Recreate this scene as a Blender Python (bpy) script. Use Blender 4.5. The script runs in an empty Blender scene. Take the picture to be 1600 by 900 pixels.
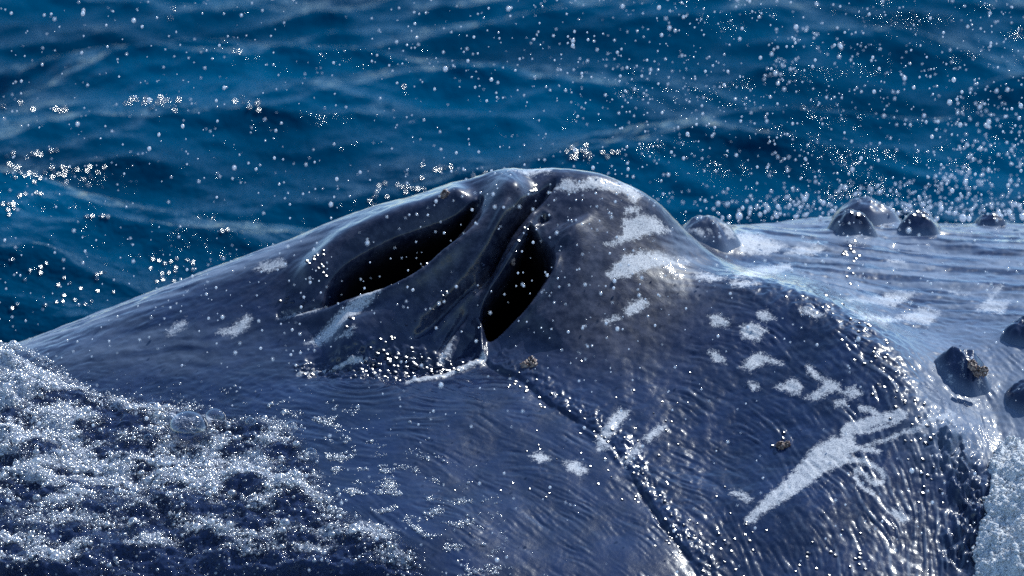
import bpy, math, random
import numpy as np
from mathutils import Vector

# ------------------------------------------------------------------ camera, sky, sun, exposure
scene = bpy.context.scene
COL = scene.collection
DIST, PITCH = 16.0, math.radians(14.0)
AIM = np.array([0.0, 0.0, 0.25])
SPAN = 2.2                                       # metres across the frame at the whale
CP, SP = math.cos(PITCH), math.sin(PITCH)
CAM = AIM + np.array([0.0, -DIST * CP, DIST * SP])
FWD = np.array([0.0, CP, -SP]); UPV = np.array([0.0, SP, CP])

cam_data = bpy.data.cameras.new('camera')
cam = bpy.data.objects.new('camera', cam_data); COL.objects.link(cam)
cam.location = CAM; cam.rotation_euler = (math.pi / 2 - PITCH, 0, 0)
cam_data.sensor_width = 36.0
cam_data.lens = 36.0 * DIST / SPAN
cam_data.clip_start = 0.1; cam_data.clip_end = 6000
cam_data.dof.use_dof = True
cam_data.dof.focus_distance = DIST - 0.05
cam_data.dof.aperture_fstop = 4.2
cam_data.dof.aperture_blades = 0
scene.camera = cam

SUN_EL, SUN_AZ = math.radians(46.5), math.radians(38)     # azimuth from +Y towards +X (behind the whale)
world = bpy.data.worlds.new('World'); scene.world = world
world.use_nodes = True
wn = world.node_tree.nodes; wl = world.node_tree.links
sky = wn.new('ShaderNodeTexSky'); sky.sky_type = 'NISHITA'; sky.sun_disc = False
sky.sun_elevation = SUN_EL; sky.sun_rotation = SUN_AZ
sky.air_density = 1.0; sky.dust_density = 0.1; sky.ozone_density = 1.6
bg = wn['Background']; wl.new(sky.outputs[0], bg.inputs[0]); bg.inputs[1].default_value = 0.115
sun_data = bpy.data.lights.new('sun', 'SUN'); sun_data.energy = 4.0; sun_data.angle = math.radians(0.5)
sun_data.color = (1.0, 0.93, 0.82)
sun = bpy.data.objects.new('sun', sun_data); COL.objects.link(sun)
sdir = Vector((math.sin(SUN_AZ) * math.cos(SUN_EL), math.cos(SUN_AZ) * math.cos(SUN_EL), math.sin(SUN_EL)))
sun.rotation_euler = sdir.to_track_quat('Z', 'Y').to_euler()
sun.location = (3, 8, 9)
vs = scene.view_settings
vs.view_transform = 'Standard'; vs.look = 'None'; vs.gamma = 1.0; vs.use_curve_mapping = False
vs.exposure = 0.68
vs.use_white_balance = True; vs.white_balance_temperature = 5750; vs.white_balance_tint = 6     # the camera's cool daylight setting
scene.cycles.sample_clamp_indirect = 6.0
scene.cycles.use_denoising = False
scene.cycles.max_bounces = 8
scene.cycles.transparent_max_bounces = 12

rng = np.random.default_rng(7)
random.seed(7)

# ------------------------------------------------------------------ helpers
def at(px, py, y):
    """point of the place at depth y on the sight line through a point of the 1600x900 frame"""
    k = SPAN / 1600.0
    d = FWD * DIST + np.array([1.0, 0, 0]) * (px - 800) * k + UPV * (450 - py) * k
    t = (y - CAM[1]) / d[1]
    return CAM + d * t

def frame_of(P):
    R = P - CAM
    w = R @ FWD
    k = SPAN / 1600.0
    return 800 + (R[..., 0]) / w * DIST / k, 450 - (R @ UPV) / w * DIST / k

_perm = np.random.default_rng(11).permutation(4096)
_gx = np.cos(np.linspace(0, 2 * np.pi, 4096, endpoint=False)); _gy = np.sin(np.linspace(0, 2 * np.pi, 4096, endpoint=False))
def noise(x, y, seed=0):
    """2-D gradient noise, about -0.7..0.7"""
    xi = np.floor(x).astype(np.int64); yi = np.floor(y).astype(np.int64)
    fx = x - xi; fy = y - yi
    u = fx * fx * fx * (fx * (fx * 6 - 15) + 10); v = fy * fy * fy * (fy * (fy * 6 - 15) + 10)
    def g(ix, iy, dx, dy):
        h = _perm[(_perm[(ix + seed * 131) & 4095] + iy * 7 + seed * 17) & 4095]
        return _gx[h] * dx + _gy[h] * dy
    a = g(xi, yi, fx, fy); b = g(xi + 1, yi, fx - 1, fy)
    c = g(xi, yi + 1, fx, fy - 1); d = g(xi + 1, yi + 1, fx - 1, fy - 1)
    return (a + u * (b - a)) + v * ((c + u * (d - c)) - (a + u * (b - a)))
def fbm(x, y, octv=4, seed=0, gain=0.5, lac=2.03):
    s = 0; a = 1.0
    for i in range(octv):
        s = s + a * noise(x, y, seed + i); x = x * lac + 3.1; y = y * lac + 1.7; a *= gain
    return s
def sstep(a, b, x):
    t = np.clip((x - a) / (b - a), 0, 1)
    return t * t * (3 - 2 * t)

def seg_dist(X, Y, poly, closed=False):
    """distance to a polyline and the parameter 0..1 along it"""
    pts = list(poly) + ([poly[0]] if closed else [])
    best = np.full(X.shape, 1e9); tt = np.zeros(X.shape)
    L = [0.0]
    for (a, b) in zip(pts[:-1], pts[1:]): L.append(L[-1] + math.hypot(b[0] - a[0], b[1] - a[1]))
    for i, (a, b) in enumerate(zip(pts[:-1], pts[1:])):
        dx, dy = b[0] - a[0], b[1] - a[1]; l2 = dx * dx + dy * dy + 1e-9
        t = np.clip(((X - a[0]) * dx + (Y - a[1]) * dy) / l2, 0, 1)
        d = np.hypot(X - a[0] - t * dx, Y - a[1] - t * dy)
        m = d < best
        best[m] = d[m]; tt[m] = ((L[i] + t * (L[i + 1] - L[i])) / L[-1])[m]
    return best, tt
def poly_sdf(X, Y, poly, pad=60):
    """signed distance, positive inside; -999 far away"""
    out = np.full(X.shape, -999.0)
    xs = [p[0] for p in poly]; ys = [p[1] for p in poly]
    m = (X > min(xs) - pad) & (X < max(xs) + pad) & (Y > min(ys) - pad) & (Y < max(ys) + pad)
    if not m.any(): return out
    x = X[m]; y = Y[m]
    d, _ = seg_dist(x, y, poly, True)
    ins = np.zeros(x.shape, bool); n = len(poly)
    for i in range(n):
        (x1, y1), (x2, y2) = poly[i], poly[(i + 1) % n]
        if y1 == y2: continue
        c = ((y1 > y) != (y2 > y)) & (x < (x2 - x1) * (y - y1) / (y2 - y1) + x1)
        ins ^= c
    out[m] = np.where(ins, d, -d)
    return out
def smooth_line(pts, n=6):
    """Catmull-Rom through the points"""
    P = [np.array(p, float) for p in pts]; P = [2 * P[0] - P[1]] + P + [2 * P[-1] - P[-2]]
    out = []
    for i in range(1, len(P) - 2):
        for k in range(n):
            t = k / n
            out.append(tuple(0.5 * ((2 * P[i]) + (P[i + 1] - P[i - 1]) * t + (2 * P[i - 1] - 5 * P[i] + 4 * P[i + 1] - P[i + 2]) * t * t
                       + (3 * P[i] - P[i - 1] - 3 * P[i + 1] + P[i + 2]) * t ** 3)))
    out.append(tuple(P[-2]))
    return out

def rbf_fit(C, V, smooth=0.0):
    n = len(C)
    d = np.hypot(C[:, None, 0] - C[None, :, 0], C[:, None, 1] - C[None, :, 1])
    K = np.where(d > 0, d * d * np.log(d + 1e-12), 0) + smooth * np.eye(n)
    A = np.zeros((n + 3, n + 3)); A[:n, :n] = K; A[:n, n] = 1; A[:n, n + 1:] = C; A[n, :n] = 1; A[n + 1:, :n] = C.T
    return np.linalg.solve(A, np.concatenate([V, np.zeros(3)]))
def rbf_eval(C, w, X, Y):
    out = w[-3] + w[-2] * X + w[-1] * Y
    for i in range(len(C)):
        r2 = (X - C[i, 0]) ** 2 + (Y - C[i, 1]) ** 2
        out = out + w[i] * 0.5 * r2 * np.log(r2 + 1e-20)
    return out
def grid_lookup(gx, gy, G, x, y):
    """bilinear in a regular grid G[iy,ix]"""
    fx = np.clip((x - gx[0]) / (gx[1] - gx[0]), 0, len(gx) - 1.001); fy = np.clip((y - gy[0]) / (gy[1] - gy[0]), 0, len(gy) - 1.001)
    ix = fx.astype(int); iy = fy.astype(int); u = fx - ix; v = fy - iy
    return (G[iy, ix] * (1 - u) + G[iy, ix + 1] * u) * (1 - v) + (G[iy + 1, ix] * (1 - u) + G[iy + 1, ix + 1] * u) * v

def mesh_from(name, verts, faces, mat, attrs=None, smooth=True):
    """verts (n,3); faces (m,k) int array"""
    me = bpy.data.meshes.new(name)
    verts = np.ascontiguousarray(verts, np.float32); faces = np.ascontiguousarray(faces, np.int32)
    m, k = faces.shape
    me.vertices.add(len(verts)); me.vertices.foreach_set('co', verts.ravel())
    me.loops.add(m * k); me.loops.foreach_set('vertex_index', faces.ravel())
    me.polygons.add(m); me.polygons.foreach_set('loop_start', np.arange(0, m * k, k, dtype=np.int32))
    me.polygons.foreach_set('use_smooth', np.full(m, smooth))
    me.update(calc_edges=True); me.validate()
    for an, av in (attrs or {}).items():
        if av.ndim == 1:
            a = me.attributes.new(an, 'FLOAT', 'POINT'); a.data.foreach_set('value', np.ascontiguousarray(av, np.float32))
        else:
            a = me.attributes.new(an, 'FLOAT_VECTOR', 'POINT'); a.data.foreach_set('vector', np.ascontiguousarray(av, np.float32).ravel())
    if mat: me.materials.append(mat)
    return me
def link(name, me, parent=None):
    o = bpy.data.objects.new(name, me); COL.objects.link(o)
    if parent is not None: o.parent = parent
    return o
def tag(o, label=None, cat=None, group=None, kind=None):
    if label: o['label'] = label
    if cat: o['category'] = cat
    if group: o['group'] = group
    if kind: o['kind'] = kind
    return o
def grid_faces(ny, nx):
    i = np.arange(ny * nx).reshape(ny, nx)
    return np.stack([i[:-1, :-1], i[:-1, 1:], i[1:, 1:], i[1:, :-1]], -1).reshape(-1, 4)
def subset(verts, faces, keep, attrs):
    f = faces[keep]; used = np.unique(f); re = np.full(len(verts), -1); re[used] = np.arange(len(used))
    return verts[used], re[f], {k: v[used] for k, v in attrs.items()}
def spacing(knots):
    """knots: list of (from, to, step)"""
    out = []
    for a, b, s in knots: out.append(np.arange(a, b - s * 0.5, s))
    out.append(np.array([knots[-1][1]]))
    return np.concatenate(out)

# ------------------------------------------------------------------ materials
class NT:
    def __init__(s, name):
        s.mat = bpy.data.materials.new(name); s.mat.use_nodes = True
        s.t = s.mat.node_tree; s.t.nodes.clear()
        s.out = s.n('ShaderNodeOutputMaterial')
    def n(s, typ, **kw):
        x = s.t.nodes.new(typ)
        for k, v in kw.items():
            if k.startswith('i_'): 
                key = k[2:]
                x.inputs[int(key) if key.isdigit() else key.replace('_', ' ')].default_value = v
            else: setattr(x, k, v)
        return x
    def l(s, a, b): s.t.links.new(a, b)
    def attr(s, name): return s.n('ShaderNodeAttribute', attribute_name=name)
    def math(s, op, a, b=None, c=None, clamp=False):
        x = s.n('ShaderNodeMath', operation=op, use_clamp=clamp)
        for i, v in enumerate((a, b, c)):
            if v is None: continue
            if isinstance(v, (int, float)): x.inputs[i].default_value = v
            else: s.l(v, x.inputs[i])
        return x.outputs[0]
    def ramp(s, v, a, b, lo=0.0, hi=1.0):
        x = s.n('ShaderNodeMapRange', interpolation_type='SMOOTHSTEP')
        for i, q in enumerate((a, b, lo, hi)): x.inputs[i + 1].default_value = q
        s.l(v, x.inputs[0]); return x.outputs[0]
    def noise(s, scale, detail=3, rough=0.55, vec=None):
        x = s.n('ShaderNodeTexNoise'); x.inputs['Scale'].default_value = scale; x.inputs['Detail'].default_value = detail
        x.inputs['Roughness'].default_value = rough
        if vec is None:
            g = s.n('ShaderNodeNewGeometry'); vec = g.outputs['Position']
        s.l(vec, x.inputs['Vector']); return x.outputs['Fac']
    def mixc(s, f, a, b):
        x = s.n('ShaderNodeMix', data_type='RGBA')
        if isinstance(f, (int, float)): x.inputs[0].default_value = f
        else: s.l(f, x.inputs[0])
        for i, v in ((6, a), (7, b)):
            if isinstance(v, tuple): x.inputs[i].default_value = (*v, 1)
            else: s.l(v, x.inputs[i])
        return x.outputs[2]
    def bump(s, h, strength, dist, nrm=None):
        x = s.n('ShaderNodeBump'); x.inputs['Strength'].default_value = strength; x.inputs['Distance'].default_value = dist
        s.l(h, x.inputs['Height'])
        if nrm is not None: s.l(nrm, x.inputs['Normal'])
        return x.outputs[0]
    def bsdf(s, **kw):
        x = s.n('ShaderNodeBsdfPrincipled')
        for k, v in kw.items():
            key = k.replace('_', ' ')
            if hasattr(v, 'is_linked') or hasattr(v, 'links'): s.l(v, x.inputs[key])
            else: x.inputs[key].default_value = (*v, 1) if isinstance(v, tuple) else v
        return x

def skin_material():
    m = NT('wet_whale_skin')
    scar = m.attr('scar').outputs['Fac']; rough = m.attr('film').outputs['Fac']; inner = m.attr('inner').outputs['Fac']
    n1 = m.noise(9, 5, 0.6); n2 = m.noise(95, 5, 0.7); n3 = m.noise(380, 3, 0.65)
    base = m.mixc(m.ramp(n1, 0.35, 0.7), (0.004, 0.011, 0.038), (0.010, 0.021, 0.066))
    base = m.mixc(m.math('MULTIPLY', m.ramp(n2, 0.52, 0.74), 0.3), base, (0.05, 0.06, 0.09))
    dryc = m.mixc(m.ramp(m.noise(38, 6, 0.7), 0.36, 0.68), (0.009, 0.011, 0.024), (0.058, 0.060, 0.085))
    base = m.mixc(m.math('MULTIPLY', m.attr('dry').outputs['Fac'], 0.85), base, dryc)
    base = m.mixc(inner, base, (0.006, 0.005, 0.006))  # dark flesh, taken to near black to paint in the passages' shade
    # scars: soft-edged signed distance, frayed by noise
    fr = m.math('MULTIPLY_ADD', m.math('SUBTRACT', n2, 0.5), 26.0, scar)
    fr = m.math('MULTIPLY_ADD', m.math('SUBTRACT', n3, 0.5), 8.0, fr)
    sm = m.math('MULTIPLY', m.ramp(fr, -3.0, 5.5), m.ramp(m.noise(190, 3, 0.7), 0.30, 0.46, 0.65, 1.0))
    tone = m.mixc(m.ramp(n3, 0.3, 0.65), (0.24, 0.25, 0.28), (0.64, 0.64, 0.65))
    base = m.mixc(m.math('MULTIPLY', sm, 0.86), base, tone)
    pale_sheen = m.attr('pale_sheen').outputs['Fac']
    base = m.mixc(pale_sheen, base, (0.17, 0.215, 0.30))
    fine = m.noise(150, 4, 0.6)
    nb = m.bump(fine, 0.10, 0.004)
    nb = m.bump(m.noise(420, 2, 0.5), 0.05, 0.002, nb)
    r = m.math('MULTIPLY_ADD', sm, 0.2, m.math('MULTIPLY_ADD', rough, -0.08, 0.34))
    r = m.math('MULTIPLY_ADD', pale_sheen, 0.3, r)
    b = m.bsdf(Base_Color=base, Roughness=r, IOR=1.4, Normal=nb)
    b.inputs['Specular IOR Level'].default_value = 0.1
    m.l(m.math('MULTIPLY', m.math('MULTIPLY_ADD', pale_sheen, -0.95, 1.0, True), m.math('MULTIPLY', m.math('MULTIPLY_ADD', m.attr('matt').outputs['Fac'], -0.8, 1.0, True), m.math('MULTIPLY_ADD', inner, -0.9, 1.0, True))), b.inputs['Coat Weight'])
    b.inputs['Coat Roughness'].default_value = 0.04; b.inputs['Coat IOR'].default_value = 1.38
    m.l(nb, b.inputs['Coat Normal'])
    m.l(b.outputs[0], m.out.inputs[0]); return m.mat

def sea_material():
    m = NT('sea_water')
    n1 = m.noise(14, 3, 0.6); n2 = m.noise(48, 3, 0.6)
    nb = m.bump(n1, 0.5, 0.035); nb = m.bump(n2, 0.25, 0.012, nb)
    col = m.mixc(m.ramp(m.noise(0.9, 2), 0.3, 0.7), (0.0, 0.020, 0.052), (0.0, 0.048, 0.110))
    b = m.bsdf(Base_Color=col, Roughness=0.035, IOR=1.333, Normal=nb)
    b.inputs['Specular IOR Level'].default_value = 0.035
    m.l(b.outputs[0], m.out.inputs[0]); return m.mat

def wash_material():
    m = NT('wash_water')
    foam = m.attr('foam').outputs['Fac']
    n2 = m.noise(120, 4, 0.65); n3 = m.noise(420, 2, 0.6)
    f = m.math('MULTIPLY_ADD', m.math('SUBTRACT', n2, 0.5), 1.8, foam)
    f = m.math('MULTIPLY_ADD', m.math('SUBTRACT', n3, 0.5), 1.4, f)
    fm = m.math('MULTIPLY', m.ramp(f, 0.40, 1.15), 0.8)
    col = m.mixc(fm, (0.016, 0.026, 0.070), (0.55, 0.58, 0.66))
    nb = m.bump(m.noise(60, 2, 0.5), 0.35, 0.012)
    vo = m.n('ShaderNodeTexVoronoi', feature='F1'); vo.inputs['Scale'].default_value = 170
    g = m.n('ShaderNodeNewGeometry'); m.l(g.outputs['Position'], vo.inputs['Vector'])
    cell = m.math('MULTIPLY', m.math('SUBTRACT', 1.0, m.math('POWER', vo.outputs['Distance'], 2.0)), m.ramp(f, 0.1, 0.6))
    nb = m.bump(cell, 0.9, 0.006, nb)
    b = m.bsdf(Base_Color=col, Roughness=m.math('MULTIPLY_ADD', fm, 0.22, 0.04), IOR=1.333, Normal=nb)
    tr = m.n('ShaderNodeBsdfTransparent'); mx = m.n('ShaderNodeMixShader')
    ed = m.math('MULTIPLY_ADD', m.math('SUBTRACT', n2, 0.5), 0.8, m.attr('cover').outputs['Fac'])
    m.l(m.ramp(ed, 0.1, 0.9), mx.inputs[0]); m.l(tr.outputs[0], mx.inputs[1]); m.l(b.outputs[0], mx.inputs[2])
    m.l(mx.outputs[0], m.out.inputs[0]); return m.mat

def foam_material():
    """froth: clear bubble skins with a milky share"""
    m = NT('foam_bubbles')
    lw = m.n('ShaderNodeLayerWeight'); lw.inputs[0].default_value = 0.4
    tr = m.n('ShaderNodeBsdfTransparent'); gl = m.n('ShaderNodeBsdfGlossy'); gl.inputs['Roughness'].default_value = 0.2
    mx = m.n('ShaderNodeMixShader'); m.l(m.math('MULTIPLY_ADD', lw.outputs['Facing'], 0.7, 0.16), mx.inputs[0])
    m.l(tr.outputs[0], mx.inputs[1]); m.l(gl.outputs[0], mx.inputs[2])
    df = m.n('ShaderNodeBsdfDiffuse'); df.inputs[0].default_value = (.82, .84, .9, 1)
    m2 = m.n('ShaderNodeMixShader'); m2.inputs[0].default_value = 0.13
    m.l(mx.outputs[0], m2.inputs[1]); m.l(df.outputs[0], m2.inputs[2]); m.l(m2.outputs[0], m.out.inputs[0]); return m.mat
def white_foam_material():
    m = NT('white_foam')
    n2 = m.noise(90, 5, 0.7); n3 = m.noise(330, 3, 0.65)
    col = m.mixc(m.ramp(n2, 0.3, 0.65), (0.60, 0.63, 0.68), (0.88, 0.89, 0.90))
    nb = m.bump(n2, 0.7, 0.012); nb = m.bump(n3, 0.8, 0.005, nb)
    b = m.bsdf(Base_Color=col, Roughness=0.3, IOR=1.33, Normal=nb)
    m.l(b.outputs[0], m.out.inputs[0]); return m.mat
def droplet_material():
    m = NT('spray_water')
    df = m.n('ShaderNodeBsdfDiffuse'); df.inputs[0].default_value = (.93, .95, 1, 1)
    tl = m.n('ShaderNodeBsdfTranslucent'); tl.inputs[0].default_value = (.93, .95, 1, 1)
    gl = m.n('ShaderNodeBsdfGlossy'); gl.inputs['Roughness'].default_value = .12
    m1 = m.n('ShaderNodeMixShader'); m1.inputs[0].default_value = .5
    m2 = m.n('ShaderNodeMixShader'); m2.inputs[0].default_value = .25
    m.l(df.outputs[0], m1.inputs[1]); m.l(tl.outputs[0], m1.inputs[2]); m.l(m1.outputs[0], m2.inputs[1]); m.l(gl.outputs[0], m2.inputs[2])
    m.l(m2.outputs[0], m.out.inputs[0]); return m.mat
def bubble_material():
    m = NT('bubble_film')
    lw = m.n('ShaderNodeLayerWeight'); lw.inputs[0].default_value = 0.35
    tr = m.n('ShaderNodeBsdfTransparent'); gl = m.n('ShaderNodeBsdfGlossy'); gl.inputs['Roughness'].default_value = 0.03
    mx = m.n('ShaderNodeMixShader'); m.l(m.math('MULTIPLY_ADD', m.math('POWER', lw.outputs['Facing'], 1.5), 0.85, 0.05), mx.inputs[0])
    m.l(tr.outputs[0], mx.inputs[1]); m.l(gl.outputs[0], mx.inputs[2]); m.l(mx.outputs[0], m.out.inputs[0]); return m.mat
def barnacle_material():
    m = NT('barnacle_shell')
    c = m.mixc(m.ramp(m.noise(160, 3), 0.4, 0.65), (0.07, 0.035, 0.03), (0.34, 0.25, 0.20))
    b = m.bsdf(Base_Color=c, Roughness=0.35, Normal=m.bump(m.noise(300, 3), 0.6, 0.004))
    m.l(b.outputs[0], m.out.inputs[0]); return m.mat

M_SKIN, M_SEA, M_WASH, M_FOAM, M_WHITE = skin_material(), sea_material(), wash_material(), foam_material(), white_foam_material()
M_DROP, M_BUB, M_BARN = droplet_material(), bubble_material(), barnacle_material()

SEA_Z = -0.30
# ------------------------------------------------------------------ sea
def build_sea():
    xs = spacing([(-1500, -40, 73), (-40, -6, 1.0), (-6, -2.2, 0.08), (-2.2, 2.2, 0.014), (2.2, 6, 0.08), (6, 40, 1.0), (40, 1500, 73)])
    ys = spacing([(-60, -6, 1.5), (-6, 1.6, 0.10), (1.6, 7.0, 0.016), (7.0, 14, 0.08), (14, 60, 1.0), (60, 4000, 80)])
    X, Y = np.meshgrid(xs, ys)
    z = np.zeros(X.shape); ox = np.zeros(X.shape); oy = np.zeros(X.shape)
    r = np.random.default_rng(21)
    amp_fade = 1 / (1 + (np.hypot(X, Y) / 60) ** 2)
    for lam, n, st in ((3.2, 3, 0.18), (1.5, 5, 0.17), (0.75, 7, 0.18), (0.36, 9, 0.25), (0.17, 12, 0.23), (0.09, 10, .15)):
        for i in range(n):
            L = lam * r.uniform(0.75, 1.3); k = 2 * math.pi / L
            th = math.radians(r.normal(98, 34 if lam > .5 else 24)); dx, dy = math.cos(th), math.sin(th)
            wx = X + 0.3 * lam * noise(X / lam * 0.5, Y / lam * 0.5, i); wy = Y + 0.3 * lam * noise(X / lam * 0.5 + 9, Y / lam * 0.5, i + 3)
            ph = k * (dx * wx + dy * wy) + r.uniform(0, 6.28)
            a = st / k / math.sqrt(n) * (1.0 if lam > 0.5 else (0.55 + 0.9 * np.clip(0.5 + noise(X / 0.9, Y / 0.7, 40 + i), 0, 1)))
            a = a * np.where(np.hypot(X, Y) > 30 * lam * 3, 0, 1)
            z += a * np.sin(ph); ox += -a * dx * np.cos(ph) * -0.7; oy += -a * dy * np.cos(ph) * -0.7
    z *= amp_fade
    V = np.stack([X + ox * amp_fade, Y + oy * amp_fade, SEA_Z + z], -1).reshape(-1, 3)
    o = link('sea', mesh_from('sea', V, grid_faces(len(ys), len(xs)), M_SEA))
    tag(o, kind='structure')
    return V
SEA_V = build_sea()

# ------------------------------------------------------------------ whale: base surface
CTRL = [  # frame x, frame y, depth y
    # crest line
    (-150, 600, .33), (0, 547, .35), (100, 512, .36), (200, 471, .37), (300, 433, .38), (400, 392, .39), (500, 352, .40), (600, 318, .41), (700, 287, .42),
    (780, 265, .43), (860, 260, .43), (940, 270, .43), (1000, 296, .43), (1040, 322, .42), (1062, 360, .40), (1080, 400, .36), (1150, 428, .28),
    # front face
    (-150, 760, -.2), (-150, 900, -.65), (0, 600, .15), (0, 700, -.2), (0, 820, -.5), (0, 900, -.72),
    (200, 530, .18), (200, 620, -.02), (200, 740, -.32), (200, 900, -.74),
    (400, 440, .26), (400, 520, .12), (400, 600, -.06), (400, 740, -.40), (400, 900, -.76),
    (600, 370, .30), (600, 460, .17), (600, 545, .05), (600, 600, -.12), (600, 740, -.45), (600, 900, -.78),
    (720, 330, .33), (720, 420, .22), (720, 530, .08), (740, 600, -.10), (740, 760, -.46), (740, 900, -.76),
    (860, 330, .29), (860, 430, .16), (860, 540, .02), (860, 660, -.22), (860, 780, -.47), (860, 900, -.72),
    (1000, 380, .28), (1000, 480, .13), (1000, 620, -.12), (1000, 760, -.40), (1000, 900, -.68),
    (1120, 470, .17), (1150, 580, -.02), (1150, 720, -.28), (1150, 900, -.63),
    # right shoulder of the hump
    (1250, 458, .20), (1330, 505, .10), (1400, 558, .0), (1450, 630, -.13), (1490, 710, -.26),
    (1250, 540, .05), (1250, 660, -.18), (1250, 800, -.46), (1250, 900, -.62),
    (1360, 640, -.15), (1370, 780, -.40), (1370, 900, -.60), (1460, 780, -.36), (1480, 900, -.56),
    # rostrum
    (1100, 360, .66), (1130, 405, .55), (1160, 352, .80), (1300, 347, 1.0), (1450, 350, 1.08), (1600, 350, 1.12), (1800, 352, 1.12),
    (1200, 395, .62), (1260, 430, .48), (1330, 455, .42), (1450, 450, .52), (1600, 450, .55), (1800, 460, .55),
    (1400, 510, .27), (1500, 540, .20), (1600, 555, .18), (1500, 620, .0), (1600, 650, -.05), (1570, 720, -.2), (1600, 800, -.38), (1800, 620, .0), (1800, 760, -.35),
]
C = []; V = []
for px, py, y in CTRL:
    p = at(px, py, y); C.append(p[:2]); V.append(p[2])
# behind the crest and beyond the frame (world x, y, z)
for x in (-1.4, -.9, -.5, -.2, .05, .25):
    zc = {-1.4: -.1, -.9: .08, -.5: .22, -.2: .31, .05: .33, .25: .29}[x]
    for dy, dz in ((.12, -.035), (.35, -.17), (.65, -.42), (1.1, -.85)):
        C.append((x, .42 + dy)); V.append(zc + dz)
for x in (.6, .9, 1.2, 1.6):
    for y, z in ((1.3, .06), (1.6, -.12), (2.0, -.5)):
        C.append((x, y)); V.append(z)
C += [(.33, .9), (.33, 1.3), (.33, 1.8)]; V += [.12, -.1, -.6]
for x in (-1.5, -.7, 0, .7, 1.5):
    C.append((x, -1.15)); V.append(-.48)
C += [(-2.6, .3), (-2.6, -.6), (-2.6, 1.2), (2.6, .4), (2.6, -.5), (2.6, 1.2)]; V += [-.25, -.5, -.8, -.05, -.4, -.3]
C = np.array(C); V = np.array(V)
W = rbf_fit(C, V, 2e-3)
BX = np.linspace(-3.0, 3.0, 401); BY = np.linspace(-1.7, 2.5, 281)
BG = rbf_eval(C, W, *np.meshgrid(BX, BY))
BG = np.maximum(BG, -1.2)
def base_z(x, y): return grid_lookup(BX, BY, BG, x, y)

# dome bumps that lie under the tubercles: (frame x, frame y, depth, radius m, height m)
def ground(px, py, lo=-1.2, hi=2.0):
    """first point of the base surface on the sight line through a frame point"""
    ys = np.linspace(lo, hi, 1500)
    P = np.stack([at(px, py, y) for y in (lo, hi)])
    pts = P[0] + (P[1] - P[0]) * ((ys - lo) / (hi - lo))[:, None]
    b = base_z(pts[:, 0], pts[:, 1]) >= pts[:, 2]
    i = int(np.argmax(b)) if b.any() else -1
    return pts[i]

TUB = [(1106, 368, .062, .040), (1192, 349, .056, .036), (1332, 364, .048, .050), (1437, 364, .046, .046), (1352, 348, .070, .055),
       (1548, 352, .034, .026), (1508, 596, .054, .060), (1600, 530, .046, .042), (1608, 628, .046, .040)]
TUBP = [ground(t[0], t[1]) for t in TUB]

# ------------------------------------------------------------------ whale: body sheet
XS = spacing([(-3.0, -1.3, .05), (-1.3, 1.3, .0032), (1.3, 3.0, .05)])
YS = spacing([(-1.7, -.95, .03), (-.95, .52, .0034), (.52, 1.3, .006), (1.3, 2.5, .03)])
X, Y = np.meshgrid(XS, YS); ny, nx = X.shape
Z = base_z(X, Y)
P0 = np.stack([X, Y, Z], -1)
PX, PY = frame_of(P0)
run = np.minimum.accumulate(PY, axis=0)
VIS = sstep(10, 1.5, PY - run)                       # 1 on the side of the body that carries the features

def gauss(line, width, n=6, taper=0.12):
    l = smooth_line(line, n)
    d = np.full(X.shape, 1e9); t = np.zeros(X.shape)
    xs = [p[0] for p in l]; ys = [p[1] for p in l]; pad = 4 * width
    m = (PX > min(xs) - pad) & (PX < max(xs) + pad) & (PY > min(ys) - pad) & (PY < max(ys) + pad)
    dd, tt = seg_dist(PX[m], PY[m], l); d[m] = dd; t[m] = tt
    e = sstep(0, taper, t) * sstep(1, 1 - taper, t) if taper else 1.0
    return np.exp(-(d / width) ** 2) * e * VIS

HOLE_A = smooth_line([(500, 477), (514, 446), (545, 414), (600, 386), (660, 364), (714, 344), (742, 322), (749, 330), (735, 362), (707, 390), (675, 415), (649, 437), (613, 454), (569, 464), (530, 474), (500, 479)], 3)
HOLE_B = smooth_line([(829, 371), (845, 376), (860, 392), (865, 410), (862, 431), (844, 459), (822, 489), (795, 514), (768, 533), (757, 524), (750, 494), (762, 473), (780, 452), (800, 421), (818, 391), (827, 373)], 3)
sa = poly_sdf(PX, PY, HOLE_A, 120); sb = poly_sdf(PX, PY, HOLE_B, 120)
wa = sstep(-3, 30, sa) * VIS; wb = sstep(-2, 17, sb) * VIS

def blob(cx, cy, rx, ry): return np.exp(-((PX - cx) / rx) ** 2 - ((PY - cy) / ry) ** 2)
nrm = np.array([0.0, -0.5, 0.866])
h = np.zeros(X.shape)
# upper lip of the left blowhole rolls over, the lower lip is a firm ridge
h += .034 * gauss([(462, 462), (490, 430), (540, 385), (620, 350), (700, 322), (745, 296)], 23)
h -= .016 * gauss([(500, 482), (560, 440), (640, 400), (720, 365)], 16)
h += .034 * gauss([(440, 506), (520, 494), (572, 485), (620, 475), (660, 457), (692, 431), (724, 402), (750, 370), (766, 325)], 13, taper=.35)
h -= .012 * gauss([(430, 492), (470, 484), (520, 474)], 5)
h -= .018 * gauss([(735, 352), (747, 332), (752, 312)], 4)
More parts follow.
